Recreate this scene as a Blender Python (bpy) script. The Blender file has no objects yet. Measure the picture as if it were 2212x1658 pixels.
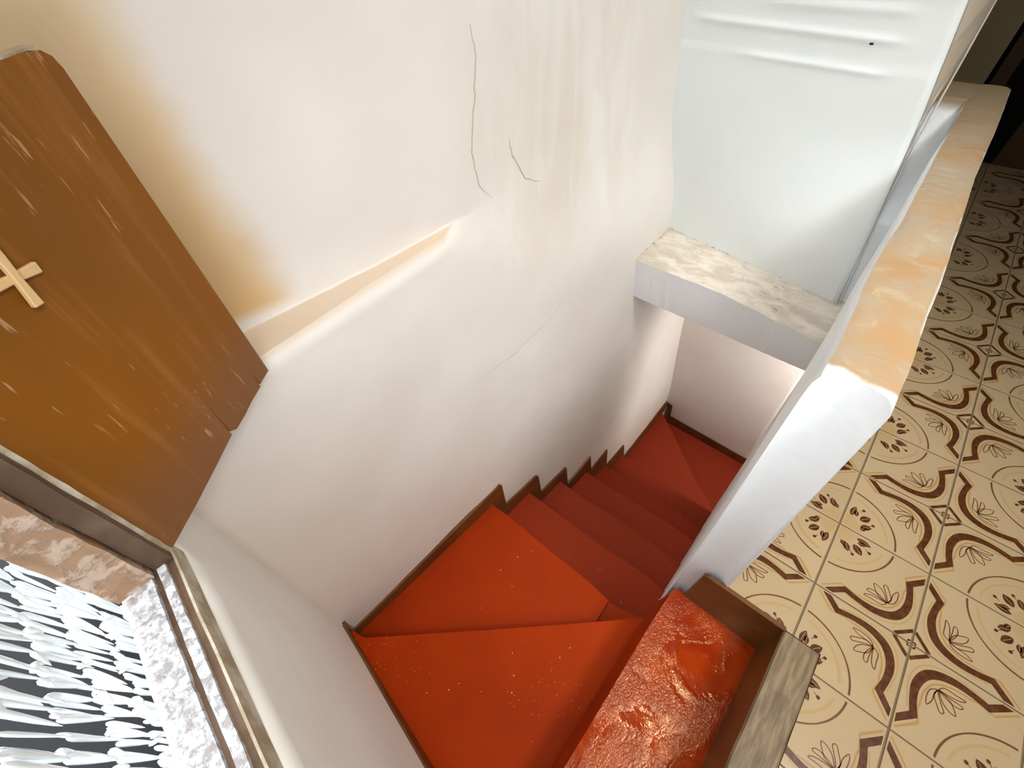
import bpy, bmesh, math, random
from mathutils import Vector, Matrix, noise as mnoise

random.seed(7)
SC = bpy.context.scene
COL = SC.collection
R = math.radians

# ------------------------------------------------------------------ camera
cam_d = bpy.data.cameras.new('camera')
cam = bpy.data.objects.new('camera', cam_d)
COL.objects.link(cam)
cam_d.sensor_fit = 'HORIZONTAL'
cam_d.sensor_width = 36.0
cam_d.lens = 36.0 * 958.22 / 2212.0
cam_d.clip_start = 0.02
rows = [(0.65503337, -0.75414966, -0.0467928), (-0.59005405, -0.47185592, -0.65512457), (0.47198252, 0.45673874, -0.75407044)]
cr = Vector(rows[0])
cu = -Vector(rows[1])
cb = -Vector(rows[2])
cam.matrix_world = Matrix(((cr.x, cu.x, cb.x, -0.66206), (cr.y, cu.y, cb.y, 0.62306), (cr.z, cu.z, cb.z, 1.50261), (0, 0, 0, 1)))
SC.camera = cam

# ------------------------------------------------------------------ world, sun, lamps, exposure
SC.view_settings.view_transform = 'Standard'
SC.view_settings.look = 'None'
SC.view_settings.gamma = 1.0
SC.view_settings.exposure = 0.0
SC.view_settings.use_curve_mapping = False
SC.cycles.use_denoising = True
SC.cycles.max_bounces = 8
SC.cycles.diffuse_bounces = 4
SC.cycles.caustics_reflective = False
SC.cycles.caustics_refractive = False
SC.cycles.sample_clamp_indirect = 4.0

W = bpy.data.worlds.new('sky')
SC.world = W
W.use_nodes = True
bg = W.node_tree.nodes['Background']
bg.inputs['Color'].default_value = (0.80, 0.88, 1.0, 1)
bg.inputs['Strength'].default_value = 5.0


def lamp(name, kind, loc, target, energy, color, size=None, size_y=None, spread=None):
    d = bpy.data.lights.new(name, kind)
    d.energy = energy
    d.color = color
    if kind == 'AREA':
        d.shape = 'RECTANGLE' if size_y else 'DISK'
        d.size = size
        if size_y:
            d.size_y = size_y
        if spread:
            d.spread = R(spread)
    o = bpy.data.objects.new(name, d)
    COL.objects.link(o)
    o.location = loc
    v = Vector(target) - Vector(loc)
    o.rotation_euler = v.to_track_quat('-Z', 'Y').to_euler()
    o['kind'] = 'helper'
    return o


sun = lamp('sun', 'SUN', (-3, 1, 5), (-2.85, 1.25, 0), 5.0, (1.0, 0.95, 0.86))
sun.data.angle = R(1.0)
# daylight falling in through the small window
lamp('window_daylight', 'AREA', (-0.80, 0.75, 1.27), (1.2, 0.95, 0.0), 3.0, (0.94, 0.97, 1.0), 0.62, 0.26)
# added cool fill high by the window wall; no upper window is known
lamp('upper_fill', 'AREA', (-0.78, 0.95, 2.95), (1.0, 1.0, -0.6), 15.0, (0.95, 0.98, 1.0), 0.9, 1.0)
# added fill, not a window, aimed across to brighten beam and parapet end
lamp('side_fill', 'AREA', (-0.78, -0.30, 2.30), (1.15, 0.95, -0.05), 8.0, (0.92, 0.97, 1.0), 0.7, 0.7, 90)
# warm ceiling lamp over the landing
lamp('landing_lamp', 'AREA', (0.30, 0.14, 2.45), (0.0, 0.15, 0.0), 5.0, (1.0, 0.84, 0.64), 0.20, None, 120)
# added overhead fill that lifts the middle treads; the skylight is invented
lamp('stairwell_fill', 'AREA', (0.95, 1.08, 4.12), (1.0, 1.05, 0.0), 2.4, (0.99, 0.99, 1.0), 0.8, None, 40)
# added frontal fill above the landing, evening out the light on the long wall
lamp('landing_fill', 'AREA', (0.0, -0.95, 3.4), (0.4, 1.45, -0.6), 19.0, (1.0, 0.99, 0.97), 0.8, None, 90)
# unseen fill added in the passage below to brighten the stair foot
lamp('passage_fill', 'AREA', (1.95, -0.12, -0.62), (2.35, 1.3, -1.0), 20.0, (1.0, 0.97, 0.95), 0.62)

# ------------------------------------------------------------------ helpers: colour and nodes


def lin(c):
    c = c / 255.0
    return c / 12.92 if c <= 0.04045 else ((c + 0.055) / 1.055) ** 2.4


def rgb(r, g, b):
    return (lin(r), lin(g), lin(b), 1.0)


class NT:
    """small expression builder for shader nodes"""

    def __init__(s, name, rough=0.6, spec=0.5):
        s.m = bpy.data.materials.new(name)
        s.m.use_nodes = True
        s.t = s.m.node_tree
        s.b = s.t.nodes['Principled BSDF']
        s.b.inputs['Roughness'].default_value = rough
        s.b.inputs['Specular IOR Level'].default_value = spec
        tc = s.t.nodes.new('ShaderNodeTexCoord')
        s.co = tc.outputs['Object']
        sp = s.t.nodes.new('ShaderNodeSeparateXYZ')
        s.t.links.new(s.co, sp.inputs[0])
        s.x, s.y, s.z = sp.outputs

    def inp(s, sock, v):
        if hasattr(v, 'is_output'):
            s.t.links.new(v, sock)
        else:
            sock.default_value = v

    def math(s, op, a, b=0.0, clamp=False):
        n = s.t.nodes.new('ShaderNodeMath')
        n.operation = op
        n.use_clamp = clamp
        s.inp(n.inputs[0], a)
        s.inp(n.inputs[1], b)
        return n.outputs[0]

    def ss(s, v, a, b):
        n = s.t.nodes.new('ShaderNodeMapRange')
        n.interpolation_type = 'SMOOTHSTEP'
        flip = a > b
        if flip:
            a, b = b, a
        n.inputs['From Min'].default_value = a
        n.inputs['From Max'].default_value = b
        n.inputs['To Min'].default_value = 1.0 if flip else 0.0
        n.inputs['To Max'].default_value = 0.0 if flip else 1.0
        s.inp(n.inputs['Value'], v)
        return n.outputs['Result']

    def mul(s, a, b):
        return s.math('MULTIPLY', a, b)

    def add(s, a, b):
        return s.math('ADD', a, b)

    def noise(s, scale, detail=3.0, rough=0.55, stretch=None, distort=0.0, fac=True):
        n = s.t.nodes.new('ShaderNodeTexNoise')
        n.inputs['Scale'].default_value = scale
        n.inputs['Detail'].default_value = detail
        n.inputs['Roughness'].default_value = rough
        n.inputs['Distortion'].default_value = distort
        if stretch:
            mp = s.t.nodes.new('ShaderNodeMapping')
            mp.inputs['Scale'].default_value = stretch
            s.t.links.new(s.co, mp.inputs['Vector'])
            s.t.links.new(mp.outputs[0], n.inputs['Vector'])
        else:
            s.t.links.new(s.co, n.inputs['Vector'])
        return n.outputs['Fac']

    def voro(s, scale, feature='F1', rand=1.0):
        n = s.t.nodes.new('ShaderNodeTexVoronoi')
        n.feature = feature
        n.inputs['Scale'].default_value = scale
        n.inputs['Randomness'].default_value = rand
        s.t.links.new(s.co, n.inputs['Vector'])
        return n.outputs['Distance']

    def mix(s, f, a, b):
        n = s.t.nodes.new('ShaderNodeMix')
        n.data_type = 'RGBA'
        s.inp(n.inputs[0], f)
        s.inp(n.inputs[6], a)
        s.inp(n.inputs[7], b)
        return n.outputs[2]

    def attr(s, name):
        n = s.t.nodes.new('ShaderNodeAttribute')
        n.attribute_name = name
        return n.outputs

    def nrm(s):
        g = s.t.nodes.new('ShaderNodeNewGeometry')
        sp = s.t.nodes.new('ShaderNodeSeparateXYZ')
        s.t.links.new(g.outputs['Normal'], sp.inputs[0])
        return sp.outputs

    def color(s, c):
        s.inp(s.b.inputs['Base Color'], c)

    def rough(s, v):
        s.inp(s.b.inputs['Roughness'], v)

    def bump(s, h, strength=0.3, dist=0.01):
        n = s.t.nodes.new('ShaderNodeBump')
        n.inputs['Strength'].default_value = strength
        n.inputs['Distance'].default_value = dist
        s.inp(n.inputs['Height'], h)
        s.t.links.new(n.outputs[0], s.b.inputs['Normal'])
        return n


# ------------------------------------------------------------------ helpers: objects


def obj(name, bm_or_mesh, mat=None, parent=None, smooth=False):
    if isinstance(bm_or_mesh, bpy.types.Mesh):
        me = bm_or_mesh
    else:
        me = bpy.data.meshes.new(name)
        bm_or_mesh.to_mesh(me)
        bm_or_mesh.free()
    if mat is not None and not me.materials:
        for m in (mat if isinstance(mat, (list, tuple)) else [mat]):
            me.materials.append(m)
    if smooth:
        for p in me.polygons:
            p.use_smooth = True
    o = bpy.data.objects.new(name, me)
    COL.objects.link(o)
    if parent is not None:
        o.parent = parent
        o.matrix_parent_inverse = Matrix.Translation(parent.location).inverted()
    return o


def empty(name, loc=(0, 0, 0)):
    o = bpy.data.objects.new(name, None)
    o.empty_display_size = 0.05
    COL.objects.link(o)
    o.location = loc
    return o


def tag(o, label=None, cat=None, group=None, kind=None):
    if label:
        o['label'] = label
    if cat:
        o['category'] = cat
    if group:
        o['group'] = group
    if kind:
        o['kind'] = kind
    return o


def box(bm, x0, x1, y0, y1, z0, z1):
    v = [bm.verts.new(p) for p in ((x0, y0, z0), (x1, y0, z0), (x1, y1, z0), (x0, y1, z0), (x0, y0, z1), (x1, y0, z1), (x1, y1, z1), (x0, y1, z1))]
    for f in ((0, 3, 2, 1), (4, 5, 6, 7), (0, 1, 5, 4), (1, 2, 6, 5), (2, 3, 7, 6), (3, 0, 4, 7)):
        bm.faces.new([v[i] for i in f])
    return v


def prism(bm, poly, z0, z1):
    """poly: list of (x, y) counter-clockwise; z0 z1 may be numbers or functions of (x, y)"""
    f0 = z0 if callable(z0) else (lambda x, y: z0)
    f1 = z1 if callable(z1) else (lambda x, y: z1)
    a = [bm.verts.new((x, y, f0(x, y))) for x, y in poly]
    b = [bm.verts.new((x, y, f1(x, y))) for x, y in poly]
    n = len(poly)
    bm.faces.new(list(reversed(a)))
    top = bm.faces.new(b)
    for i in range(n):
        j = (i + 1) % n
        bm.faces.new((a[i], a[j], b[j], b[i]))
    return top


def bevel(bm, w=0.004, seg=2, angle=30):
    es = [e for e in bm.edges if len(e.link_faces) == 2 and e.calc_face_angle(0) > R(angle)]
    bmesh.ops.bevel(bm, geom=es, offset=w, segments=seg, affect='EDGES', profile=0.6)


def grid_surface(us, vs, fn, skip=None, flip=False):
    bm = bmesh.new()
    V = [[bm.verts.new(fn(u, v)) for v in vs] for u in us]
    for i in range(len(us) - 1):
        for j in range(len(vs) - 1):
            if skip and skip(0.5 * (us[i] + us[i + 1]), 0.5 * (vs[j] + vs[j + 1])):
                continue
            q = (V[i][j], V[i + 1][j], V[i + 1][j + 1], V[i][j + 1])
            bm.faces.new(q[::-1] if flip else q)
    bmesh.ops.delete(bm, geom=[v for v in bm.verts if not v.link_faces], context='VERTS')
    return bm


def lerp(a, b, t):
    return a + (b - a) * t


def sstep(a, b, x):
    t = min(1.0, max(0.0, (x - a) / (b - a)))
    return t * t * (3 - 2 * t)


def frange(a, b, n):
    return [a + (b - a) * i / n for i in range(n + 1)]


def interp(pts, x):
    if x <= pts[0][0]:
        return pts[0][1]
    for (a, va), (b, vb) in zip(pts, pts[1:]):
        if x <= b:
            return lerp(va, vb, (x - a) / (b - a))
    return pts[-1][1]


def wob(x, y, z, s=2.5, a=0.006):
    return a * mnoise.noise(Vector((x * s, y * s, z * s)))


def thicken(o, t, offset=1.0):
    m = o.modifiers.new('thickness', 'SOLIDIFY')
    m.thickness = t
    m.offset = offset
    return o


# ------------------------------------------------------------------ materials


def plaster_bump(n, strength=0.35):
    h = n.add(n.mul(n.noise(5.0, 3, 0.5), 0.9), n.mul(n.noise(26.0, 4, 0.6), 0.16))
    h = n.add(h, n.mul(n.ss(n.noise(3.2, 5, 0.6, (1.2, 1.2, 0.5), 1.2), 0.52, 0.66), 0.22))
    n.bump(h, strength, 0.02)


# long wall: off-white hand-thrown plaster with old tan staining
n = NT('long_wall_plaster', 0.62, 0.3)
white_l = rgb(226, 221, 214)
c = n.mix(n.ss(n.noise(1.6, 3), 0.35, 0.65), white_l, rgb(220, 213, 204))
# cream tint around and beside the shutter
tint = n.ss(n.add(n.x, n.mul(n.noise(3.0, 3), 0.16)), -0.29, -0.41)
tint = n.mul(tint, n.ss(n.z, 0.86, 0.90))
c = n.mix(n.mul(tint, n.ss(n.z, 2.8, 1.2)), c, rgb(212, 186, 146))
deep = n.mul(tint, n.ss(n.z, 1.45, 0.90))
c = n.mix(n.mul(deep, 0.75), c, rgb(202, 164, 112))
# the ledge top, tan
nz = n.nrm()[2]
c = n.mix(n.mul(n.ss(nz, 0.35, 0.75), 0.85), c, rgb(206, 184, 158))
# grey-beige streaks where damp ran down
st = n.mul(n.ss(n.x, 0.05, 0.45), n.ss(n.x, 1.25, 0.7))
st = n.mul(st, n.mul(n.ss(n.z, 0.45, 0.8), n.ss(n.z, 1.7, 1.2)))
st = n.mul(st, n.ss(n.noise(2.6, 6, 0.62, (3.2, 1, 0.75), 0.8), 0.40, 0.62))
c = n.mix(n.mul(st, 0.42), c, rgb(206, 194, 174))
# shade and red bounce beside the stair, put into the wall colour
low = n.ss(n.add(n.z, n.mul(n.x, 0.80)), 0.25, -0.65)
c = n.mix(n.mul(low, 0.35), c, rgb(222, 202, 178))
n.color(c)
plaster_bump(n, 0.17)
M_LONG = n.m

# bluish-white paint (far panel, beam, wall faces towards the window)
n = NT('white_paint', 0.6, 0.3)
c = n.mix(n.ss(n.noise(2.0, 4), 0.35, 0.7), rgb(219, 224, 223), rgb(213, 219, 218))
n.color(c)
plaster_bump(n, 0.22)
M_WHITE = n.m

# wall below the window: pale cream
n = NT('cream_paint', 0.55, 0.3)
c = n.mix(n.ss(n.noise(2.0, 3), 0.35, 0.7), rgb(238, 236, 230), rgb(232, 228, 220))
n.color(c)
plaster_bump(n, 0.15)
M_CREAM = n.m

# deep wall at the foot of the stairs
n = NT('stair_foot_paint', 0.6, 0.3)
c = n.mix(n.ss(n.noise(1.5, 3), 0.35, 0.7), rgb(226, 220, 212), rgb(220, 210, 202))
n.color(c)
plaster_bump(n, 0.15)
M_FOOT = n.m

# parapet: white sides, ochre worn top
n = NT('parapet_plaster', 0.55, 0.35)
wh = n.mix(n.ss(n.noise(3.0, 4), 0.35, 0.7), rgb(236, 239, 240), rgb(228, 232, 232))
oc = n.mix(n.ss(n.noise(7.0, 5, 0.6), 0.36, 0.62), rgb(158, 127, 90), rgb(154, 138, 116))
oc = n.mix(n.mul(n.ss(n.noise(16.0, 5, 0.65, None, 0.6), 0.55, 0.68), 0.55), oc, rgb(168, 155, 132))
oc = n.mix(n.mul(n.ss(n.x, 1.3, 1.85), 0.4), oc, rgb(146, 129, 98))
topm = n.mul(n.ss(n.nrm()[2], 0.45, 0.85), n.ss(n.z, 0.86, 0.885))
lip = n.ss(n.add(n.x, n.mul(n.noise(14.0, 4), 0.05)), 0.118, 0.145)
topm = n.mul(topm, lip)
n.color(n.mix(topm, wh, oc))
plaster_bump(n, 0.42)
M_PARAPET = n.m

# beam top: grey-beige cracked dust
n = NT('beam_paint', 0.65, 0.25)
bw = n.mix(n.ss(n.noise(2.5, 4), 0.35, 0.7), rgb(238, 241, 242), rgb(232, 235, 236))
dt = n.mix(n.ss(n.noise(9.0, 6, 0.65, (1.8, 0.8, 1), 0.5), 0.38, 0.62), rgb(206, 197, 184), rgb(182, 170, 153))
ck = n.mul(n.ss(n.noise(14.0, 8, 0.7, (2.2, 0.8, 1), 1.5), 0.60, 0.66), n.ss(n.noise(3.0, 3), 0.48, 0.6))
dt = n.mix(n.mul(ck, 0.75), dt, rgb(128, 108, 90))
n.color(n.mix(n.ss(n.nrm()[2], 0.4, 0.7), bw, dt))
plaster_bump(n, 0.3)
M_BEAM = n.m


def red_paint(name, rough, rvar, bump_s, bump_scale, drips=True):
    n = NT(name, rough, 0.16)
    n.b.inputs['Specular Tint'].default_value = (1.0, 0.55, 0.3, 1)
    c = n.mix(n.ss(n.noise(2.2, 3), 0.35, 0.7), rgb(160, 48, 4), rgb(146, 42, 4))
    # redder towards the foot of the flight
    c = n.mix(n.ss(n.z, -0.5, -1.2), c, rgb(142, 50, 30))
    if drips:
        d1 = n.mul(n.ss(n.voro(22.0), 0.075, 0.050), n.ss(n.noise(4.0, 2), 0.52, 0.56))
        c = n.mix(n.mul(d1, 0.8), c, rgb(226, 160, 140))
        d2 = n.mul(n.ss(n.voro(60.0), 0.13, 0.09), n.ss(n.noise(3.0, 2), 0.61, 0.65))
        c = n.mix(n.mul(d2, 0.55), c, rgb(222, 150, 130))
    n.color(c)
    r = n.add(rough, n.mul(n.noise(4.0, 3), rvar))
    n.rough(r)
    h = n.add(n.noise(bump_scale, 4, 0.55, None, 0.8), n.mul(n.noise(bump_scale * 3.5, 3, 0.6), 0.3))
    n.bump(h, bump_s, 0.01)
    return n


M_RED = red_paint('red_step_paint', 0.42, 0.12, 0.06, 6.0).m
# the top step: thick wrinkled gloss
n = red_paint('red_gloss_paint', 0.06, 0.08, 0.5, 9.0, False)
n.b.inputs['Specular IOR Level'].default_value = 0.6
n.b.inputs['Specular Tint'].default_value = (1.0, 0.74, 0.45, 1)
wr = n.add(n.mul(n.noise(55.0, 3, 0.6, (1.0, 1.5, 1), 1.0), 0.5), n.mul(n.noise(150.0, 2, 0.5), 0.3))
patch = n.add(0.12, n.ss(n.noise(6.0, 3, 0.5, None, 0.8), 0.40, 0.60))
h = n.add(n.mul(n.noise(8.0, 2), 0.7), n.mul(wr, patch))
n.bump(h, 0.75, 0.0055)
c = n.mix(n.ss(n.noise(6.0, 3), 0.4, 0.62), rgb(160, 50, 3), rgb(140, 34, 3))
n.color(c)
M_GLOSS = n.m

n = NT('brown_skirting_paint', 0.35, 0.5)
c = n.mix(n.ss(n.noise(5.0, 3), 0.35, 0.65), rgb(104, 66, 26), rgb(84, 50, 20))
n.color(c)
n.bump(n.noise(14.0, 3), 0.2, 0.01)
M_BROWN = n.m

# glazed floor tile and its printed inks
rough_tile = 0.22
n = NT('tile_glaze', rough_tile, 0.5)
oi = n.t.nodes.new('ShaderNodeObjectInfo')
tone = n.add(n.mul(oi.outputs['Random'], 0.5), n.mul(n.noise(3.0, 2), 0.5))
n.color(n.mix(tone, rgb(178, 156, 122), rgb(169, 147, 112)))
n.bump(n.noise(18.0, 2), 0.05, 0.004)
M_GLAZE = n.m
n = NT('tile_tan_ink', rough_tile, 0.5)
at = n.attr('ink')
n.color(n.mix(at['Fac'], rgb(175, 153, 118), rgb(160, 121, 62)))
M_TAN = n.m
n = NT('tile_brown_ink', 0.3, 0.4)
n.color(n.mix(n.ss(n.noise(60.0, 3, 0.6), 0.35, 0.7), rgb(70, 36, 14), rgb(94, 56, 32)))
M_INK = n.m
n = NT('tile_line_ink', 0.3, 0.4)
n.color(rgb(102, 66, 38))
M_LINE = n.m
n = NT('grout', 0.8, 0.2)
n.color(n.mix(n.noise(20.0, 3), rgb(132, 112, 84), rgb(108, 90, 66)))
M_GROUT = n.m

n = NT('threshold_wood', 0.5, 0.35)
g = n.noise(9.0, 5, 0.6, (1.0, 9.0, 1.0), 0.6)
kn = n.noise(4.0, 3, 0.5, (1.4, 3.5, 1.0), 1.0)
c = n.mix(n.ss(g, 0.35, 0.68), rgb(134, 114, 86), rgb(100, 82, 60))
c = n.mix(n.mul(n.ss(kn, 0.52, 0.7), 0.5), c, rgb(80, 63, 45))
n.color(c)
n.bump(g, 0.15, 0.004)
M_THRESH = n.m

# shutter: thick brown paint, grain running up the board
n = NT('shutter_paint', 0.42, 0.25)
n.b.inputs['Specular Tint'].default_value = (1.0, 0.75, 0.5, 1)
c = n.mix(n.ss(n.noise(3.2, 3, 0.5, (1, 1, 0.55), 0.5), 0.35, 0.68), rgb(132, 78, 16), rgb(118, 72, 22))
c = n.mix(n.mul(n.ss(n.noise(14.0, 5, 0.6, (2.4, 2.4, 0.16)), 0.48, 0.68), 0.6), c, rgb(152, 98, 46))
c = n.mix(n.mul(n.ss(n.z, 1.02, 0.84), 0.65), c, rgb(118, 84, 60))
sc_ = n.mul(n.ss(n.noise(44.0, 3, 0.5, (3.0, 3.0, 0.35)), 0.64, 0.70), n.ss(n.noise(5.0, 2), 0.50, 0.56))
c = n.mix(n.mul(sc_, 0.45), c, rgb(206, 168, 128))
n.color(c)
n.bump(n.add(n.mul(n.noise(30.0, 4, 0.6, (2.0, 2.0, 0.12)), 0.6), n.mul(n.noise(9.0, 3), 0.5)), 0.28, 0.004)
M_SHUT = n.m
n = NT('shutter_edge_paint', 0.6, 0.3)
n.color(n.mix(n.ss(n.noise(18.0, 4), 0.35, 0.6), rgb(196, 186, 168), rgb(156, 138, 112)))
n.bump(n.noise(40.0, 3), 0.3, 0.003)
M_EDGE = n.m
n = NT('bare_wood', 0.6, 0.3)
n.color(n.mix(n.noise(30.0, 3), rgb(222, 190, 140), rgb(196, 156, 104)))
n.bump(n.noise(50.0, 3), 0.3, 0.003)
M_BARE = n.m
n = NT('dark_frame_wood', 0.6, 0.3)
n.color(n.mix(n.ss(n.noise(10.0, 4, 0.6), 0.35, 0.65), rgb(84, 62, 44), rgb(108, 86, 68)))
n.bump(n.noise(30.0, 4), 0.35, 0.004)
M_DARKWOOD = n.m
n = NT('peeling_wood', 0.7, 0.3)
pl = n.ss(n.noise(34.0, 6, 0.62, None, 0.25), 0.46, 0.58)
gr = n.noise(20.0, 4, 0.6, (3, 3, 0.25))
wood = n.mix(gr, rgb(176, 142, 112), rgb(140, 108, 82))
n.color(n.mix(n.mul(pl, 0.6), wood, rgb(206, 186, 168)))
n.bump(n.add(n.mul(pl, 0.8), gr), 0.5, 0.004)
M_PEEL = n.m
n = NT('weathered_sill', 0.75, 0.3)
pl = n.ss(n.noise(60.0, 6, 0.7, None, 0.2), 0.46, 0.62)
n.color(n.mix(pl, rgb(206, 206, 208), rgb(158, 148, 142)))
n.bump(n.add(n.mul(pl, 0.6), n.noise(50.0, 4)), 0.6, 0.005)
M_SILL = n.m
n = NT('cable_paint', 0.5, 0.3)
n.color(rgb(226, 222, 212))
M_CABLE = n.m
n = NT('metal', 0.35, 0.5)
n.color(rgb(170, 150, 120))
n.b.inputs['Metallic'].default_value = 0.8
M_METAL = n.m
n = NT('curtain_bead', 0.10, 0.8)
n.color(n.mix(n.noise(25.0, 2), rgb(246, 248, 252), rgb(216, 224, 222)))
n.b.inputs['Coat Weight'].default_value = 0.6
M_BEAD = n.m
n = NT('dark_outside_wall', 0.9, 0.1)
n.color(rgb(44, 43, 42))
M_OUT = n.m
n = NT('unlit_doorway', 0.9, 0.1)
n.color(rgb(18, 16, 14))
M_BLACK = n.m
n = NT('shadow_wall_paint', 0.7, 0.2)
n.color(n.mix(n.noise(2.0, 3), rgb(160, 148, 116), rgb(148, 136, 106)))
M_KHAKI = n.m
n = NT('dark_wood_door', 0.55, 0.3)
n.color(n.mix(n.noise(8.0, 4, 0.6, (3, 3, 0.3)), rgb(72, 46, 20), rgb(54, 34, 16)))
M_DOOR = n.m
n = NT('ceiling_paint', 0.7, 0.2)
n.color(n.mix(n.noise(2.0, 3), rgb(226, 222, 214), rgb(220, 214, 204)))
M_CEIL = n.m

# ------------------------------------------------------------------ room shell


def y_low(x, z):
    y = 1.475 - 0.05 * min(x, 1.2)
    y += 0.042 * sstep(1.3, 2.2, x) * sstep(-2.0, -0.9, z)
    return y


def z_ledge(x):
    return 0.845 + 0.08 * (x + 0.51)


def y_up(x):
    return interp([(-0.9, 1.615), (-0.5, 1.60), (-0.2, 1.53), (0.1, 1.487), (0.6, 1.49), (1.4, 1.515), (2.5, 1.56)], x)


def y_long(x, z):
    a = y_low(x, z)
    b = y_up(x)
    zl = z_ledge(min(x, 0.3))
    wdt = 0.55 * sstep(0.02, 0.55, x)
    if wdt < 1e-3:
        s = 1.0 if z > zl else 0.0
    else:
        s = sstep(zl - wdt, zl + 0.02 * wdt + 1e-4, z)
    return lerp(a, b, s) + (0.10 * max(0, z - 0.9) * 1.0 if x > 0.9 else 0.10 * max(0, z - 0.9) * sstep(0.3, 0.9, x))


xs = frange(-0.95, 2.6, 71)
eps = 0.004
below = frange(-2.9, 0.0, 48)
lo_n, hi_n = 20, 40


def long_pt(u, v):
    # v in [0,1] below the ledge, (1,2] above it
    if v <= 1.0:
        z = lerp(-2.9, z_ledge(min(u, 0.3)) - 0.0, v)
        s = z - 1e-5
    else:
        z = lerp(z_ledge(min(u, 0.3)) + 0.0005, 4.25, (v - 1.0) ** 1.5)
        s = z
    y = y_long(u, s)
    e = 0.006 * mnoise.noise(Vector((u * 3.1, z * 3.1, 0.3))) + 0.0022 * mnoise.noise(Vector((u * 11, z * 11, 2.3)))
    if abs(z - z_ledge(min(u, 0.3))) < 0.03 and u < 0.25:
        e = 0.004 * mnoise.noise(Vector((u * 23, z * 3, 0.3)))
        z += 0.003 * mnoise.noise(Vector((u * 19, 4.3, 0.3)))
    return (u, y + e, z)


bm = grid_surface(xs, frange(0, 1.0, 62) + [1.0000001 + i / 46 for i in range(47)], long_pt)
w = obj('wall_left', bm, M_LONG, smooth=False)
for p in w.data.polygons:
    p.use_smooth = abs(p.normal.z) < 0.3
tag(w, 'long off-white rough plaster wall beside the red stairs with tan stains', kind='structure')
thicken(w, 0.06, -1.0)


# window wall -----------------------------------------------------------
def x_win(y, z):
    lo = -0.838 - 0.105 * (1.5 - y) if y < 1.5 else -0.838
    up = -0.838 - 0.09 * max(0.0, 1.22 - y)
    return lerp(lo, up, sstep(-0.4, 0.8, z))


WY0, WY1, WZ0, WZ1 = 0.40, 1.238, 0.800, 1.40
ys = frange(-2.35, WY0, 16) + frange(WY0, WY1, 12)[1:] + frange(WY1, 1.63, 6)[1:]
zs = frange(-0.9, WZ0, 20) + frange(WZ0, WZ1, 8)[1:] + frange(WZ1, 4.25, 16)[1:]
bm = grid_surface(ys, zs, lambda y, z: (x_win(y, z) + wob(0.3, y, z, 3, 0.003 if abs(y - WY1) > 0.12 else 0.0), y, z),
                  lambda y, z: WY0 < y < WY1 and WZ0 < z < WZ1)
w = obj('wall_near', bm, M_CREAM, smooth=True)
tag(w, 'pale cream painted wall under and around the small window', kind='structure')
thicken(w, 0.085, -1.0)


# far upper wall panel behind the beam -----------------------------------
def far_right_y(z):
    return interp([(0.2, 0.590), (0.245, 0.601), (0.6, 0.64), (0.945, 0.687), (1.22, 0.732), (4.25, 0.85)], z)


def far_pt(u, v):
    z = v
    yl = 1.75
    yr = far_right_y(z)
    y = lerp(yr, yl, u)
    x = lerp(1.225, 1.352, min(1.0, max(0.0, (y - 0.60) / 0.8))) if z < 0.4 else lerp(lerp(1.225, 1.352, min(1.0, max(0, (y - 0.60) / 0.8))), 1.33, sstep(0.4, 0.9, z))
    # old repair ridges and troughs high on the panel
    r = 0.0
    if z > 0.9:
        r -= 0.0055 * math.exp(-((z - 1.118 - 0.02 * (y - 1.0)) / 0.012) ** 2) * sstep(0.80, 0.88, y) * sstep(1.50, 1.44, y)
        r -= 0.004 * math.exp(-((z - 1.035 - 0.02 * (y - 1.0)) / 0.010) ** 2) * sstep(0.80, 0.88, y) * sstep(1.36, 1.20, y)
        r -= 0.004 * math.exp(-((z - 1.185) / 0.014) ** 2) * sstep(0.80, 0.88, y) * sstep(1.30, 1.20, y)
        r += 0.003 * sstep(1.03, 1.07, z) * sstep(1.25, 1.18, z)
    r += 0.004 * mnoise.noise(Vector((y * 3, z * 3, 5)))
    return (x + r, y, z)


bm = grid_surface(frange(0, 1, 46), frange(0.18, 0.95, 22) + frange(0.95, 1.30, 70)[1:] + frange(1.30, 4.25, 20)[1:], far_pt, flip=True)
w = obj('wall_far', bm, M_WHITE, smooth=True)
tag(w, 'smooth bright white wall above the beam at the end of the stairwell', kind='structure')
thicken(w, 0.05, -1.0)

# pier behind the panel's right edge: face seen as a thin beige strip
n = NT('pier_paint', 0.7, 0.2)
n.color(n.mix(n.noise(3.0, 3), rgb(218, 204, 182), rgb(210, 196, 174)))
plaster_bump(n, 0.2)
bm = bmesh.new()
pts = [(z, far_right_y(z)) for z in (0.90, 0.945, 1.1, 1.22, 2.0, 4.25)]
va = []
for z, y in pts:
    va.append([bm.verts.new((1.372, y + 0.002, z)), bm.verts.new((1.95, lerp(0.684, 0.70, (z - .9) / 1.8), z)), bm.verts.new((1.95, 1.6, z)), bm.verts.new((1.372, 1.6, z))])
for a, b in zip(va, va[1:]):
    for i in range(4):
        j = (i + 1) % 4
        bm.faces.new((a[i], a[j], b[j], b[i]))
bm.faces.new(va[0][::-1])
bm.faces.new(va[-1])
w = obj('trim_1', bm, n.m)
tag(w, 'narrow beige side of the wall end beyond the parapet', kind='structure')

# wall under the beam at the stair foot


def foot_pt(u, v):
    z = v
    x = 2.25 + max(0, (-0.92 - z)) * 0.125
    return (x, lerp(0.505, 1.55, u), z + 0 * u)


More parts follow.
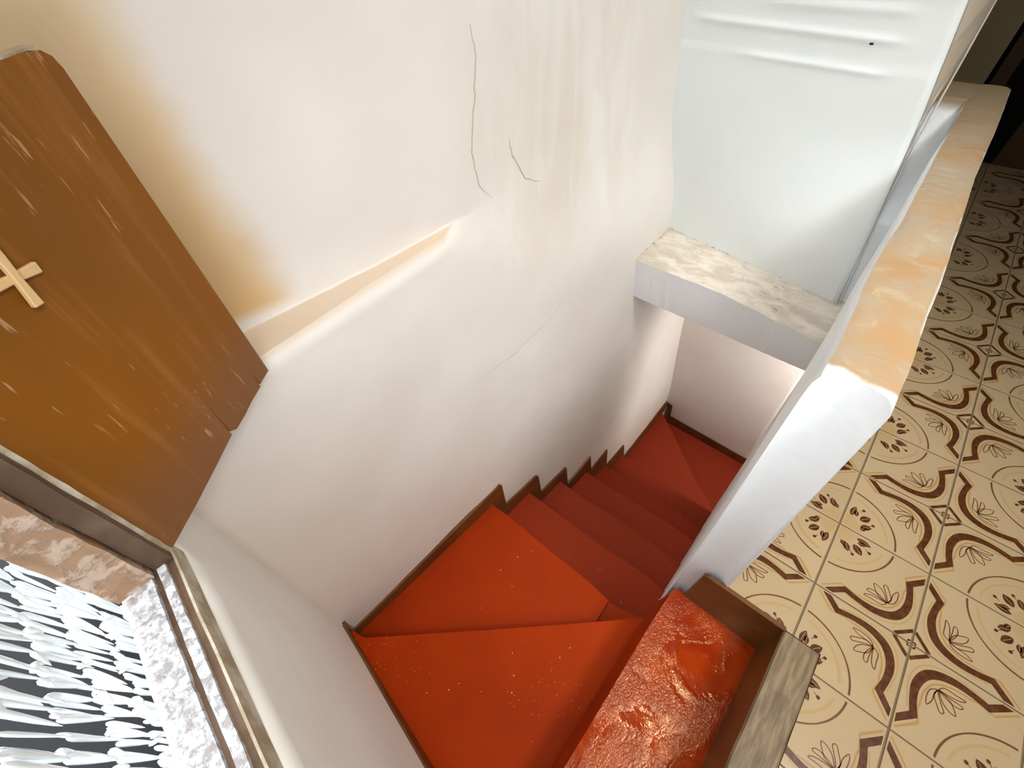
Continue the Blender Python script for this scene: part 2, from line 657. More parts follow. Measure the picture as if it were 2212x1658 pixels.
bm = grid_surface(frange(0, 1, 20), frange(-3.2, 0.04, 24), foot_pt, flip=True)
w = obj('wall_back', bm, M_FOOT, smooth=True)
tag(w, 'shaded grey-pink wall at the foot of the red stairs', kind='structure')
thicken(w, 0.05, -1.0)
bm = grid_surface(frange(0, 1, 6), frange(-3.2, -0.21, 12), lambda u, v: (2.25 + max(0, (-0.92 - v)) * 0.125, lerp(-0.9, 0.506, u), v), flip=True)
w = obj('wall_back_2', bm, M_FOOT, smooth=True)
tag(w, 'wall of the lower passage turning under the tiled floor', kind='structure')
bm = bmesh.new()
box(bm, 1.52, 1.60, -0.9, 0.45, -3.0, -0.21)
box(bm, 1.52, 2.6, -0.98, -0.9, -3.0, -0.21)
w = obj('wall_passage', bm, M_FOOT)
tag(w, 'side of the lower passage under the tiled floor', kind='structure')
# soffit between beam and that wall
bm = bmesh.new()
box(bm, 1.16, 2.33, 0.56, 1.50, 0.035, 0.18)
w = obj('ceiling_2', bm, M_FOOT)
tag(w, 'low ceiling over the bottom of the stairs behind the beam', kind='structure')

# beam ------------------------------------------------------------------
bm = bmesh.new()
NB = 40
rings = []
for i in range(NB + 1):
    t = i / NB
    y = lerp(0.565, 1.47, t)
    f = min(1, max(0, (y - 0.6) / 0.81))
    xf = lerp(1.0, 1.064, min(1, f * 2.0)) - 0.0
    xb = lerp(1.235, 1.36, f)
    xbo = 1.111 + 0.004 * f
    j = 0.003 * mnoise.noise(Vector((y * 9, 0, 0)))
    j2 = 0.004 * mnoise.noise(Vector((y * 31, 3, 0)))
    rings.append([bm.verts.new(p) for p in ((xbo + j2, y, 0.03 + j), (xf + 0.0 + j, y, 0.272 + j2 * 0.5), (xf + 0.010, y, 0.280 + j2 * 0.4), (lerp(xf, xb, .5), y, 0.292 + j), (xb, y, 0.310 + j2), (xb + 0.06, y, 0.310), (xb + 0.06, y, 0.03))])
for a, b in zip(rings, rings[1:]):
    for i in range(7):
        k = (i + 1) % 7
        bm.faces.new((a[i], b[i], b[k], a[k]))
bm.faces.new(rings[0])
bm.faces.new(rings[-1][::-1])
bmesh.ops.recalc_face_normals(bm, faces=bm.faces)
w = obj('beam', bm, M_BEAM)
tag(w, 'white painted beam with a dusty cracked top spanning the stairwell', 'beam')

# parapet ---------------------------------------------------------------
# outline of its top: front lip rounded, far end wider
inner = [(0.078, 0.580), (0.422, 0.594), (0.711, 0.593), (1.2, 0.598), (1.774, 0.601)]
out = [(0.078, 0.457), (0.211, 0.461), (0.444, 0.462), (1.095, 0.483), (1.546, 0.483), (1.975, 0.489)]


def y_in(x, z):
    top = interp(inner, x)
    bot = interp([(0.05, 0.573), (1.6, 0.552)], x)
    return lerp(bot, top, sstep(-0.2, 0.86, z))


def y_out(x):
    return interp(out, x)


def parapet_section(x, t, front=False):
    """ring of points around the wall section at x"""
    P = []
    zt = 0.895
    for z in (-2.95, -2.0, -1.2, -0.6, -0.24, 0.0, 0.3, 0.6, 0.84, 0.875):
        P.append((y_in(x, z), z))
    P += [(y_in(x, 0.9) - 0.005, 0.890), (y_in(x, 0.9) - 0.020, zt)]
    for k in (0.3, 0.5, 0.7):
        P.append((lerp(y_in(x, .9), y_out(x), k), zt + 0.001))
    P += [(y_out(x) + 0.018, zt), (y_out(x) + 0.004, 0.889), (y_out(x), 0.875)]
    for z in (0.6, 0.3, 0.0, -0.02):
        P.append((lerp(0.446, y_out(x), sstep(0, 0.85, z)) if x < 0.3 else y_out(x), z))
    P.append((y_out(x) + (0.0 if x > 0.09 else 0.065), -0.25))
    P += [(y_out(x) + 0.0, -1.2), (y_out(x), -2.95)]
    return P


bm = bmesh.new()
X = [0.0] + frange(0.0, 1.975, 66)[1:]
ringsP = []
for i, t in enumerate(X):
    x = t
    ring = []
    for (y, z) in parapet_section(max(x, 0.078), t):
        if max(x, 0.078) > 1.62:
            z = max(z, -0.42)
        # the front end: vertical plane near x = .065, its top lip chamfered and bowed
        mid = 4 * (y - 0.455) * (0.58 - y) / (0.125 ** 2)
        xf = 0.062 + 0.006 * sstep(0, 0.9, z)
        if z > 0.86:
            xf += (0.006 + 0.026 * max(0, mid)) * sstep(0.86, 0.892, z)
        xx = lerp(xf, 1.975, i / 66)
        d = 0.0035 * mnoise.noise(Vector((xx * 6, y * 6, z * 6))) + 0.002 * mnoise.noise(Vector((xx * 17, y * 17, z * 17)))
        yy = y + d * (1 if abs(y - 0.52) > 0.045 else 0)
        zz = z + (d * 0.8 if z > 0.8 else 0)
        if z < -0.1 and abs(y - 0.52) > 0.04 and y > 0.52:
            yy = y + 0.2 * d
        ring.append(bm.verts.new((xx, yy, zz)))
    ringsP.append(ring)
K = len(ringsP[0])
for a, b in zip(ringsP, ringsP[1:]):
    for i in range(K):
        k = (i + 1) % K
        xm = (a[i].co.x + b[i].co.x) / 2
        zm = (a[i].co.z + a[k].co.z) / 2
        bm.faces.new((a[i], b[i], b[k], a[k]))
# end cap: strips across the thickness, denser, with plaster lumps
half = [0, 1, 2, 3, 4, 5, 6, 7, 8, 9, 10, 11, 12]
bm.faces.new(ringsP[-1])
ca = ringsP[0]
left = ca[0:12]
rightv = ca[::-1][0:K - 15]
# match vertices by height
tops = ca[11:16]
li, ri = left[:], [ca[K - 1], ca[K - 2], ca[K - 3], ca[K - 4], ca[K - 5], ca[K - 6], ca[K - 7], ca[K - 8], ca[K - 9], ca[K - 10]]
cap = bm.faces.new(ca[::-1])
bmesh.ops.triangulate(bm, faces=[cap])
bmesh.ops.recalc_face_normals(bm, faces=bm.faces)
w = obj('wall_right', bm, M_PARAPET, smooth=False)
for p in w.data.polygons:
    p.use_smooth = True
w.data.set_sharp_from_angle(angle=R(50)) if hasattr(w.data, 'set_sharp_from_angle') else None
tag(w, 'low white parapet wall with a worn ochre top between stairs and tiled floor', kind='structure')

# wider block at the parapet's far end; front sloped to catch light in the gap
bm = bmesh.new()
sec = [(1.236, 0.24), (1.335, 0.60), (1.54, 0.80), (1.775, 0.892), (1.975, 0.893), (1.975, 0.24)]
a_ = [bm.verts.new((x, 0.572, z)) for x, z in sec]
b_ = [bm.verts.new((x, 0.690, z)) for x, z in sec]
bm.faces.new(a_)
bm.faces.new(b_[::-1])
for i in range(6):
    k = (i + 1) % 6
    bm.faces.new((a_[i], b_[i], b_[k], a_[k]))
bmesh.ops.recalc_face_normals(bm, faces=bm.faces)
bevel(bm, 0.004, 1)
w = obj('trim_2', bm, M_PARAPET)
tag(w, 'white return at the far end of the parapet, with an added sloped fill', kind='structure')

# rest of the shell -----------------------------------------------------
bm = bmesh.new()
box(bm, -0.95, 4.1, -2.35, 1.80, 4.2, 4.28)
w = obj('ceiling', bm, M_CEIL)
tag(w, 'plain pale ceiling over the landing', kind='structure')
bm = bmesh.new()
box(bm, 3.95, 4.05, 0.548, 1.7, -0.05, 4.25)
w = obj('wall_east', bm, M_KHAKI)
tag(w, 'shadowed khaki wall strip beyond the far end of the parapet', kind='structure')
bm = bmesh.new()
box(bm, 3.95, 4.05, -2.35, 0.235, -0.05, 4.25)
w = obj('wall_east_2', bm, M_DOOR)
tag(w, 'very dark wall at the far edge of the tiled floor', kind='structure')
bm = bmesh.new()
box(bm, -1.0, 4.05, -2.35, -2.27, -0.05, 4.25)
w = obj('wall_south', bm, M_KHAKI)
tag(w, 'plain wall closing the tiled room', kind='structure')
bm = bmesh.new()
box(bm, 1.95, 4.0, 1.60, 1.68, -0.05, 4.25)
w = obj('wall_north', bm, M_KHAKI)
tag(w, 'plain wall behind the end of the tiled room', kind='structure')
# doorway with its brown door; the unlit depth is painted near-black on panels
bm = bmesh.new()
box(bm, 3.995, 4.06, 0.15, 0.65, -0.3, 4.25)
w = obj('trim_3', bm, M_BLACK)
tag(w, 'near-black panel standing for the unlit depth behind the doorway', kind='structure')
t = empty('door_1', (3.93, 0.48, 0))
tag(t, 'dark brown wooden door standing in the black doorway', kind='structure')
bm = bmesh.new()
box(bm, 3.945, 3.985, 0.440, 0.520, 0.0, 2.1)
bevel(bm, 0.004, 1)
obj('door_stile', bm, M_DOOR, t)
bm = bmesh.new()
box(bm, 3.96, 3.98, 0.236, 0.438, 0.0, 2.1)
obj('doorway_shade_panel', bm, M_BLACK, t)  # near-black sheet standing for the unlit opening beside the stile

# ------------------------------------------------------------------ tiled floor
TX, TY = 0.2530, 0.2594
OX, OY = -0.004, -0.0116
GX, GY = 0.0013, 0.0021      # half-joint sizes differ: the joints along the room are wider

fl = empty('floor', (0, 0, 0))
tag(fl, 'floor of cream tiles printed with brown bands, flowers and leaf rings', kind='structure')
bm = bmesh.new()
box(bm, 0.058, 3.95, -2.3, 0.444, -0.20, -0.0025)
box(bm, 0.10, 3.95, 0.444, 0.50, -0.20, -0.0025)
box(bm, 1.975, 3.95, 0.50, 1.62, -0.20, -0.0025)
box(bm, -0.95, 0.058, -2.3, 0.172, -0.20, -0.0025)
obj('grout_bed', bm, M_GROUT, fl)


def quarter_tile(mesh_name, clip=None, rot=0):
    """one tile, corner (0,0) = centre of the leaf ring, corner (1,1) = centre of the diamond; u, v in 0..1"""
    bm = bmesh.new()
    ink = bm.verts.layers.float.new('ink')

    def P(u, v, h):
        return bm.verts.new((u, v, h))

    def poly(pts, h, mi, val=0.0):
        vs = [P(u, v, h) for u, v in pts]
        for q in vs:
            q[ink] = val
        try:
            f = bm.faces.new(vs)
            f.material_index = mi
            f.normal_update()
            if f.normal.z < 0:
                f.normal_flip()
        except ValueError:
            pass

    def ab(a, b):
        return (a + b, a - b)

    def ribbon(cl, wd, h, mi, soft=False):
        """cl: centre line points in uv, wd: width or list"""
        L, C_, R_ = [], [], []
        n_ = len(cl)
        for i, (u, v) in enumerate(cl):
            a = Vector(cl[max(0, i - 1)])
            b = Vector(cl[min(n_ - 1, i + 1)])
            d = (b - a)
            d = d.normalized() if d.length > 1e-9 else Vector((1, 0))
            nn = Vector((-d.y, d.x))
            wdt = (wd[i] if isinstance(wd, (list, tuple)) else wd) / 2
            # mitre correction
            if 0 < i < n_ - 1:
                d1 = (Vector(cl[i]) - a).normalized()
                cs = max(0.45, d1.dot(d))
                wdt /= cs
            L.append(P(u + nn.x * wdt, v + nn.y * wdt, h))
            R_.append(P(u - nn.x * wdt, v - nn.y * wdt, h))
            if soft:
                q = P(u, v, h)
                q[ink] = soft
                C_.append(q)
        for i in range(n_ - 1):
            if soft:
                qs = [(L[i], C_[i], C_[i + 1], L[i + 1]), (C_[i], R_[i], R_[i + 1], C_[i + 1])]
            else:
                qs = [(L[i], R_[i], R_[i + 1], L[i + 1])]
            for q in qs:
                f = bm.faces.new(q)
                f.material_index = mi
                f.normal_update()
                if f.normal.z < 0:
                    f.normal_flip()

    H1, H2, H3 = 0.00018, 0.00034, 0.00050
    # body
    gx, gy = GX / TX, GY / TY
    if rot % 2:
        gx, gy = gy, gx
    e = 0.004
    bv = [[P(u, v, h) for (u, v) in pts] for pts, h in (
        (((gx, gy), (1 - gx, gy), (1 - gx, 1 - gy), (gx, 1 - gy)), -0.008),
        (((gx, gy), (1 - gx, gy), (1 - gx, 1 - gy), (gx, 1 - gy)), -0.0012),
        (((gx + e, gy + e), (1 - gx - e, gy + e), (1 - gx - e, 1 - gy - e), (gx + e, 1 - gy - e)), 0.0))]
    for a, b in zip(bv, bv[1:]):
        for i in range(4):
            k = (i + 1) % 4
            bm.faces.new((a[i], a[k], b[k], b[i])).material_index = 4
    bm.faces.new(bv[2])

    def arc(cx, cy, r, a0, a1, n_):
        return [(cx + r * math.cos(lerp(a0, a1, i / n_)), cy + r * math.sin(lerp(a0, a1, i / n_))) for i in range(n_ + 1)]

    # leaf-ring ground tint: warm disc in the corner
    prev = [(0.02, 0.02)]
    rr = [(0.02, 0.75), (0.13, 0.65), (0.19, 0.5), (0.245, 0.0)]
    th = [R(4 + 82 * i / 10) for i in range(11)]
    V0 = [[P(max(0.012, r * math.cos(a) + 0.02), max(0.012, r * math.sin(a) + 0.02), H1) for a in th] for r, _ in rr]
    for j, (r, val) in enumerate(rr):
        for q in V0[j]:
            q[ink] = val * 0.55
    for j in range(len(rr) - 1):
        for i in range(10):
            f = bm.faces.new((V0[j][i], V0[j + 1][i], V0[j + 1][i + 1], V0[j][i + 1]))
            f.material_index = 1
    # soft tan ring
    ribbon(arc(0, 0, 0.528, R(10), R(80), 18), 0.055, H1, 1, 0.45)
    # thin brown ring, slightly swelling
    w_ = [0.014 + 0.007 * abs(math.cos(2 * (lerp(3, 87, i / 24) * math.pi / 180))) for i in range(25)]
    ribbon([(u * (0.625 / 0.62), v * (0.625 / 0.62)) for u, v in arc(0, 0, 0.62, R(3.5), R(86.5), 24)], w_, H2, 3)
    # thick band, mirrored about the diagonal
    o_ = [(0.537, 0.437), (0.545, 0.262), (0.632, 0.208), (0.700, 0.145), (0.745, 0.075), (0.763, 0.0)]
    i_ = [(0.585, 0.392), (0.592, 0.292), (0.662, 0.245), (0.748, 0.175), (0.806, 0.09), (0.828, 0.0)]

    def dens(L):
        out_ = L[:2]
        seq = L[1:]
        # catmull-rom between corner and apex (mirrored end)
        pts_ = [seq[0]] + seq + [(seq[-2][0], -seq[-2][1])]
        for k in range(1, len(pts_) - 2):
            p0, p1, p2, p3 = (Vector(q) for q in pts_[k - 1:k + 3])
            for t_ in (0.34, 0.67, 1.0):
                q = 0.5 * ((2 * p1) + (p2 - p0) * t_ + (2 * p0 - 5 * p1 + 4 * p2 - p3) * t_ ** 2 + (3 * p1 - p0 - 3 * p2 + p3) * t_ ** 3)
                out_.append((q.x, q.y))
        return out_
    od, idn = dens(o_), dens(i_)
    od = od + [(a, -b) for a, b in od[::-1][1:]]
    idn = idn + [(a, -b) for a, b in idn[::-1][1:]]
    VO = [P(*ab(*q), H3) for q in od]
    VI = [P(*ab(*q), H3) for q in idn]
    for i in range(len(od) - 1):
        f = bm.faces.new((VO[i], VI[i], VI[i + 1], VO[i + 1]))
        f.material_index = 2
        f.normal_update()
        if f.normal.z < 0:
            f.normal_flip()
    # tan shadow lines along both sides of the band
    ribbon([ab(a - 0.026 - 0.004 * (abs(b) < 0.25), b * 1.0 + (0.018 if b > 0.2 else -0.018 if b < -0.2 else 0)) for a, b in od], 0.034, H1, 1, 0.95)
    ribbon([ab(a + 0.028, b * 0.985) for a, b in idn[1:-1]], 0.030, H1, 1, 0.6)
    # flower line drawing
    petals = [[(0.700, -0.020), (0.705, 0.030), (0.656, 0.081), (0.616, 0.124), (0.620, 0.082), (0.660, 0.024), (0.700, -0.020)],
              [(0.697, -0.020), (0.635, 0.030), (0.586, 0.075), (0.575, 0.052), (0.605, 0.015), (0.663, -0.013), (0.697, -0.020)],
              [(0.697, -0.020), (0.640, 0.010), (0.600, 0.010), (0.538, -0.012), (0.573, -0.040), (0.626, -0.045), (0.697, -0.022)],
              [(0.697, -0.024), (0.674, -0.073), (0.609, -0.097), (0.568, -0.107), (0.563, -0.080), (0.616, -0.062), (0.666, -0.044), (0.697, -0.024)],
              [(0.700, -0.026), (0.676, -0.070), (0.640, -0.112), (0.622, -0.165), (0.662, -0.140), (0.706, -0.080), (0.702, -0.028)]]
    for p in petals:
        pts_ = []
        for k in range(len(p) - 1):
            a = Vector(p[max(0, k - 1)])
            b_ = Vector(p[k])
            c_ = Vector(p[k + 1])
            d_ = Vector(p[min(len(p) - 1, k + 2)])
            for t_ in (0, 0.33, 0.67):
                q = 0.5 * ((2 * b_) + (c_ - a) * t_ + (2 * a - 5 * b_ + 4 * c_ - d_) * t_ ** 2 + (3 * b_ - a - 3 * c_ + d_) * t_ ** 3)
                pts_.append(ab(q.x, q.y + 0.022))
        pts_.append(ab(p[-1][0], p[-1][1] + 0.022))
        ribbon(pts_, 0.0105, H2, 3)
    # leaves of the ring
    def leaf(c0, c1, w0, mi=2):
        a = Vector(c0)
        b_ = Vector(c1)
        d = b_ - a
        nn = Vector((-d.y, d.x)).normalized()
        prof = [(0, 0.05), (0.15, 0.62), (0.4, 1.0), (0.65, 0.9), (0.85, 0.5), (1.0, 0.0)]
        up = [a + d * t_ + nn * w0 * s_ for t_, s_ in prof]
        dn = [a + d * t_ - nn * w0 * s_ for t_, s_ in prof[::-1][1:]]
        poly([(q.x, q.y) for q in up + dn], H3, mi)
        ribbon([tuple(a + d * 0.15), tuple(a + d * 0.5 + nn * 0.004), tuple(a + d * 0.85)], 0.005, H3 + 0.00012, 1, 0.6)
    leaf((0.075, 0.225), (0.098, 0.392), 0.036)
    leaf((0.135, 0.245), (0.118, 0.345), 0.026)
    leaf((0.185, 0.215), (0.285, 0.328), 0.046)
    leaf((0.225, 0.075), (0.270, 0.140), 0.030)
    leaf((0.215, 0.120), (0.330, 0.185), 0.040)
    for (u, v, r) in ((0.190, 0.392, 0.020), (0.335, 0.236, 0.019)):
        poly([(u + r * (1.25 if i == 0 else 1) * math.cos(i * math.pi / 4 + 0.7), v + r * math.sin(i * math.pi / 4 + 0.7)) for i in range(8)], H3, 2)
    ribbon([(0.165, 0.345), (0.188, 0.385)], 0.008, H2, 3)
    ribbon([(0.285, 0.190), (0.33, 0.23)], 0.008, H2, 3)
    # diamond quarter
    poly([ab(0.898, 0.082), ab(0.925, 0.066), ab(0.925, -0.066), ab(0.898, -0.082)], H3, 2)
    poly([ab(0.968, 0.012), ab(0.978, 0.016), ab(0.978, -0.016), ab(0.968, -0.012), ab(0.960, 0)], H3, 2)
    # to metres, rotated to this quarter's place in the repeat
    for v in bm.verts:
        x, y = v.co.x - 0.5, v.co.y - 0.5
        for _ in range(rot):
            x, y = -y, x
        v.co.x, v.co.y = x * TX, y * TY
    if clip:
        for (co, no) in clip:
            geom = bm.verts[:] + bm.edges[:] + bm.faces[:]
            bmesh.ops.bisect_plane(bm, geom=geom, plane_co=co, plane_no=no, clear_outer=True)
    me = bpy.data.meshes.new(mesh_name)
    bm.to_mesh(me)
    bm.free()
    for m in (M_GLAZE, M_TAN, M_INK, M_LINE, M_GROUT):
        me.materials.append(m)
    return me


quarters = [quarter_tile('tile_mesh', None, r) for r in range(4)]
# corner (i even, j odd) carries the leaf ring
for i in range(-4, 16):
    for j in range(-6, 3):
        x0, y0 = OX + i * TX, OY + j * TY
        cx, cy = x0 + TX / 2, y0 + TY / 2
        if cx > 3.95 or (j == 2):
            continue
        # which corner of this tile is the ring centre?
        ci = i if i % 2 == 0 else i + 1
        cj = j if j % 2 != 0 else j + 1
        lo_x, lo_y = ci == i, cj == j
        rot = {(True, True): 0, (False, True): 1, (False, False): 2, (True, False): 3}[(lo_x, lo_y)]
        clip = []
        if j == 1:
            if x0 + TX <= 0.06:
                continue
            if x0 < 0.058:
                clip.append(((0.058 - cx, 0, 0), (-1, 0, 0)))
            if x0 < 1.98:
                clip.append(((0, (0.446 if x0 < 0.2 else 0.462) - cy, 0), (0, 1, 0)))
        if j == 0 and x0 < 0.058 and y0 + TY > 0.172:
            # beside the threshold: cut to its edge
            if x0 + TX > 0.058:
                me = quarter_tile('tile_mesh', [((0.058 - cx, 0, 0), (-1, 0, 0))], rot)
                o = obj('tile', me, None, fl)
                o.location = (cx, cy, 0)
                clip.append(((0.058 - cx, 0, 0), (1, 0, 0)))
            clip.append(((0, 0.172 - cy, 0), (0, 1, 0)))
        if x0 + TX > 3.95:
            clip.append(((3.948 - cx, 0, 0), (1, 0, 0)))
        me = quarter_tile('tile_mesh', clip, rot) if clip else quarters[rot]
        o = obj('tile', me, None, fl)
        o.location = (cx, cy, 0.0006 * mnoise.noise(Vector((i * 3.3, j * 2.7, 0))))

# wooden threshold ------------------------------------------------------
bm = bmesh.new()
xs_ = frange(-0.86, 0.053, 24)
vt = []
for x in xs_:
    j = 0.0022 * mnoise.noise(Vector((x * 14, 1, 0)))
    k = 0.0022 * mnoise.noise(Vector((x * 11, 7, 0)))
    vt.append([bm.verts.new(p) for p in ((x, 0.174 + j, -0.03), (x, 0.264 + k, -0.03), (x, 0.272 + k, -0.006), (x, 0.268 + k, 0.003), (x, 0.180 + j, 0.004), (x, 0.174 + j, 0.0))])
for a, b in zip(vt, vt[1:]):
    for i in range(6):
        k = (i + 1) % 6
        bm.faces.new((a[i], b[i], b[k], a[k]))
bm.faces.new(vt[0])
bm.faces.new(vt[-1][::-1])
bmesh.ops.recalc_face_normals(bm, faces=bm.faces)
w = obj('threshold', bm, M_THRESH)
tag(w, 'worn grey-brown wooden threshold strip between the tiles and the top step', 'threshold')

# ------------------------------------------------------------------ staircase
stair = empty('staircase', (-0.3, 0.6, -0.24))
tag(stair, 'narrow winding staircase of red-painted steps going down along the plaster wall', 'staircase')


def step(name, poly, z, mat, thick, rz=0.004, sub=False):
    bm = bmesh.new()
    top = prism(bm, poly, z - thick, z)
    bevel(bm, rz, 2, 40)
    bmesh.ops.recalc_face_normals(bm, faces=bm.faces)
    return obj(name, bm, mat, stair, smooth=False)


XL = -0.96
yw = lambda x: y_low(x, -1.5) + 0.012
# t1: glossy top step, riser leaning out a little at its foot
bm = bmesh.new()
nx_, ny_ = 60, 20
pts1 = [(XL, 0.262), (0.060, 0.262), (0.060, 0.557), (0.035, 0.566), (-0.10, 0.571), (-0.35, 0.570), (XL, 0.571)]
prism(bm, pts1, -0.50, -0.24)
for v in bm.verts:
    if v.co.z < -0.4 and v.co.y > 0.5:
        v.co.y += 0.030
bevel(bm, 0.006, 3, 50)
bmesh.ops.recalc_face_normals(bm, faces=bm.faces)
s1 = obj('step', bm, M_GLOSS, stair)
tag(s1, 'glossy wrinkled orange-red top step')
# t2: first winder, 45 degree nosing
step('step', [(XL, 0.575), (-0.010, 0.575), (-0.165, 0.729), (-0.45, 1.022), (-0.808, 1.397), (-0.838, 1.50), (XL, 1.50)], -0.47, M_RED, 0.25)
# t3: big winder, with a small notch near the parapet
step('step', [(-0.90, 1.40), (-0.90, 1.30), (-0.20, 0.60), (-0.114, 0.743), (-0.010, 0.746), (0.0, 0.862), (-0.003, 1.08), (0.001, 1.368), (-0.006, yw(0)), (-0.90, yw(-0.9))], -0.66, M_RED, 0.30)
step('step', [(-0.30, 0.60), (0.04, 0.56), (0.012, 0.66), (-0.006, 0.744), (-0.12, 0.742), (-0.30, 0.76)], -0.69, M_RED, 0.27)
nose = [(4, -0.93, 0.280, -0.03), (5, -1.20, 0.588, 0.25), (6, -1.50, 0.918, 0.56), (7, -1.75, 1.185, 0.88), (8, -2.00, 1.508, 1.16)]
wav = {4: [(1.457, 0.277), (1.269, 0.276), (1.086, 0.281), (0.895, 0.284), (0.767, 0.297), (0.692, 0.301), (0.54, 0.290)],
       5: [(1.438, 0.577), (1.221, 0.573), (1.057, 0.591), (0.899, 0.596), (0.723, 0.590), (0.54, 0.595)],
       6: [(1.412, 0.902), (1.276, 0.902), (0.96, 0.924), (0.712, 0.930), (0.54, 0.923)],
       7: [(1.433, 1.179), (1.205, 1.182), (0.853, 1.192), (0.54, 1.184)],
       8: [(1.389, 1.517), (1.131, 1.511), (0.805, 1.499), (0.53, 1.495)]}
for k, z, xn, xb in nose:
    P = [(xb, 0.53), (0 + wav[k][-1][1], 0.53)]
    for y, x in wav[k][::-1][1:-1]:
        P.append((x, y))
    P.append((wav[k][0][1], yw(xn)))
    P.append((xb, yw(xb)))
    step('step', P, z, M_RED, 0.32, 0.004)
# t9: landing winder, diagonal nosing; t10 turns right under the floor
step('step', [(1.46, 0.53), (1.64, 0.53), (1.67, 0.571), (1.831, 0.808), (2.074, 1.089), (2.312, 1.385), (2.33, 1.46), (1.46, yw(1.5))], -2.20, M_RED, 0.35)
step('step', [(1.45, 0.1), (2.52, 0.1), (2.52, 1.45), (1.95, 1.25), (1.5, 0.7)], -2.43, M_RED, 0.3)
step('step', [(1.62, -0.5), (2.55, -0.5), (2.55, 0.12), (1.62, 0.12)], -2.68, M_RED, 0.3)

# skirting painted on the long wall, saw-tooth over each tread
saw = [(-0.86, -0.60), (-0.40, -0.575), (0.035, -0.545), (0.060, -0.535), (0.075, -0.56), (0.088, -0.80), (0.20, -0.815), (0.340, -0.82), (0.358, -0.84), (0.385, -1.085), (0.50, -1.09), (0.637, -1.10), (0.67, -1.37), (0.80, -1.345),
       (0.93, -1.31), (0.965, -1.54), (1.17, -1.50), (1.21, -1.78), (1.5, -1.83), (1.57, -2.11), (2.0, -2.09), (2.385, -2.075)]
foot = [(-0.86, -0.68), (0.0, -0.68), (0.001, -0.95), (0.28, -0.95), (0.281, -1.22), (0.58, -1.22), (0.581, -1.52), (0.91, -1.52), (0.911, -1.77), (1.18, -1.77), (1.181, -2.02), (1.51, -2.02), (1.511, -2.22), (2.385, -2.22)]
bm = bmesh.new()
allx = sorted(set([p[0] for p in saw] + [p[0] for p in foot] + frange(-0.86, 2.385, 90)))
pv = None
for x in allx:
    zt, zb = interp(saw, x), interp(foot, x)
    zb = min(zb, zt - 0.02)
    yy = y_low(x, zt) - 0.012
    c4 = [bm.verts.new((x, yy + 0.03, zt + 0.001)), bm.verts.new((x, yy, zt)), bm.verts.new((x, y_low(x, zb) - 0.012, zb))]
    if pv:
        bm.faces.new((pv[0], c4[0], c4[1], pv[1]))
        bm.faces.new((pv[1], c4[1], c4[2], pv[2]))
    pv = c4
obj('skirting', bm, M_BROWN, stair)

# skirting below the window
bm = bmesh.new()
pv = None
for y in frange(0.30, 1.49, 30):
    zt = lerp(-0.355, -0.435, sstep(0.8, 1.49, y)) + 0.004 * mnoise.noise(Vector((y * 7, 0, 0)))
    x1 = x_win(y, zt) + 0.008
    c4 = [bm.verts.new((x1 - 0.03, y, zt)), bm.verts.new((x1, y, zt)), bm.verts.new((x_win(y, -0.5) + 0.010, y, -0.48))]
    if pv:
        bm.faces.new((pv[1], c4[1], c4[0], pv[0]))
        bm.faces.new((pv[2], c4[2], c4[1], pv[1]))
    pv = c4
obj('skirting', bm, M_BROWN, stair)
# skirting corner down to the winder
bm = bmesh.new()
box(bm, -0.86, -0.826, 1.462, 1.53, -0.70, -0.47)
obj('skirting', bm, M_BROWN, stair)
# skirting of the wall at the stair foot
bm = bmesh.new()
prs = [(1.40, -2.09), (1.345, -2.10), (1.335, -2.29), (0.9, -2.30), (0.45, -2.31)]
for (ya, za), (yb, zb) in zip(prs, prs[1:]):
    X0 = lambda z: 2.25 + max(0, (-0.92 - z)) * 0.125 - 0.008
    a = bm.verts.new((X0(za), ya, za))
    b = bm.verts.new((X0(zb), yb, zb))
    c2 = bm.verts.new((X0(-2.45), yb, -2.45))
    d2 = bm.verts.new((X0(-2.45), ya, -2.45))
    bm.faces.new((a, b, c2, d2))
obj('skirting', bm, M_BROWN, stair)
# brown risers round the top step
bm = bmesh.new()
vv = [bm.verts.new(p) for p in ((0.052, 0.250, -0.245), (0.052, 0.529, -0.245), (0.052, 0.518, -0.01), (0.052, 0.505, 0.001), (0.052, 0.270, 0.002), (0.066, 0.250, -0.245), (0.066, 0.529, -0.245), (0.066, 0.518, -0.01), (0.066, 0.505, 0.001), (0.066, 0.270, 0.002))]
bm.faces.new(vv[:5])
bm.faces.new(vv[5:][::-1])
for i in range(5):
    k = (i + 1) % 5
    bm.faces.new((vv[i], vv[i + 5], vv[k + 5], vv[k]))
bmesh.ops.recalc_face_normals(bm, faces=bm.faces)
obj('riser_panel', bm, M_BROWN, stair)
bm = bmesh.new()
box(bm, -0.93, 0.054, 0.250, 0.2685, -0.27, -0.008)
obj('riser_panel', bm, M_BROWN, stair)

# ------------------------------------------------------------------ window
win = empty('window_1', (-0.86, 0.8, 0.83))
tag(win, 'small low window opening with worn wooden frame and weathered sill', kind='structure')


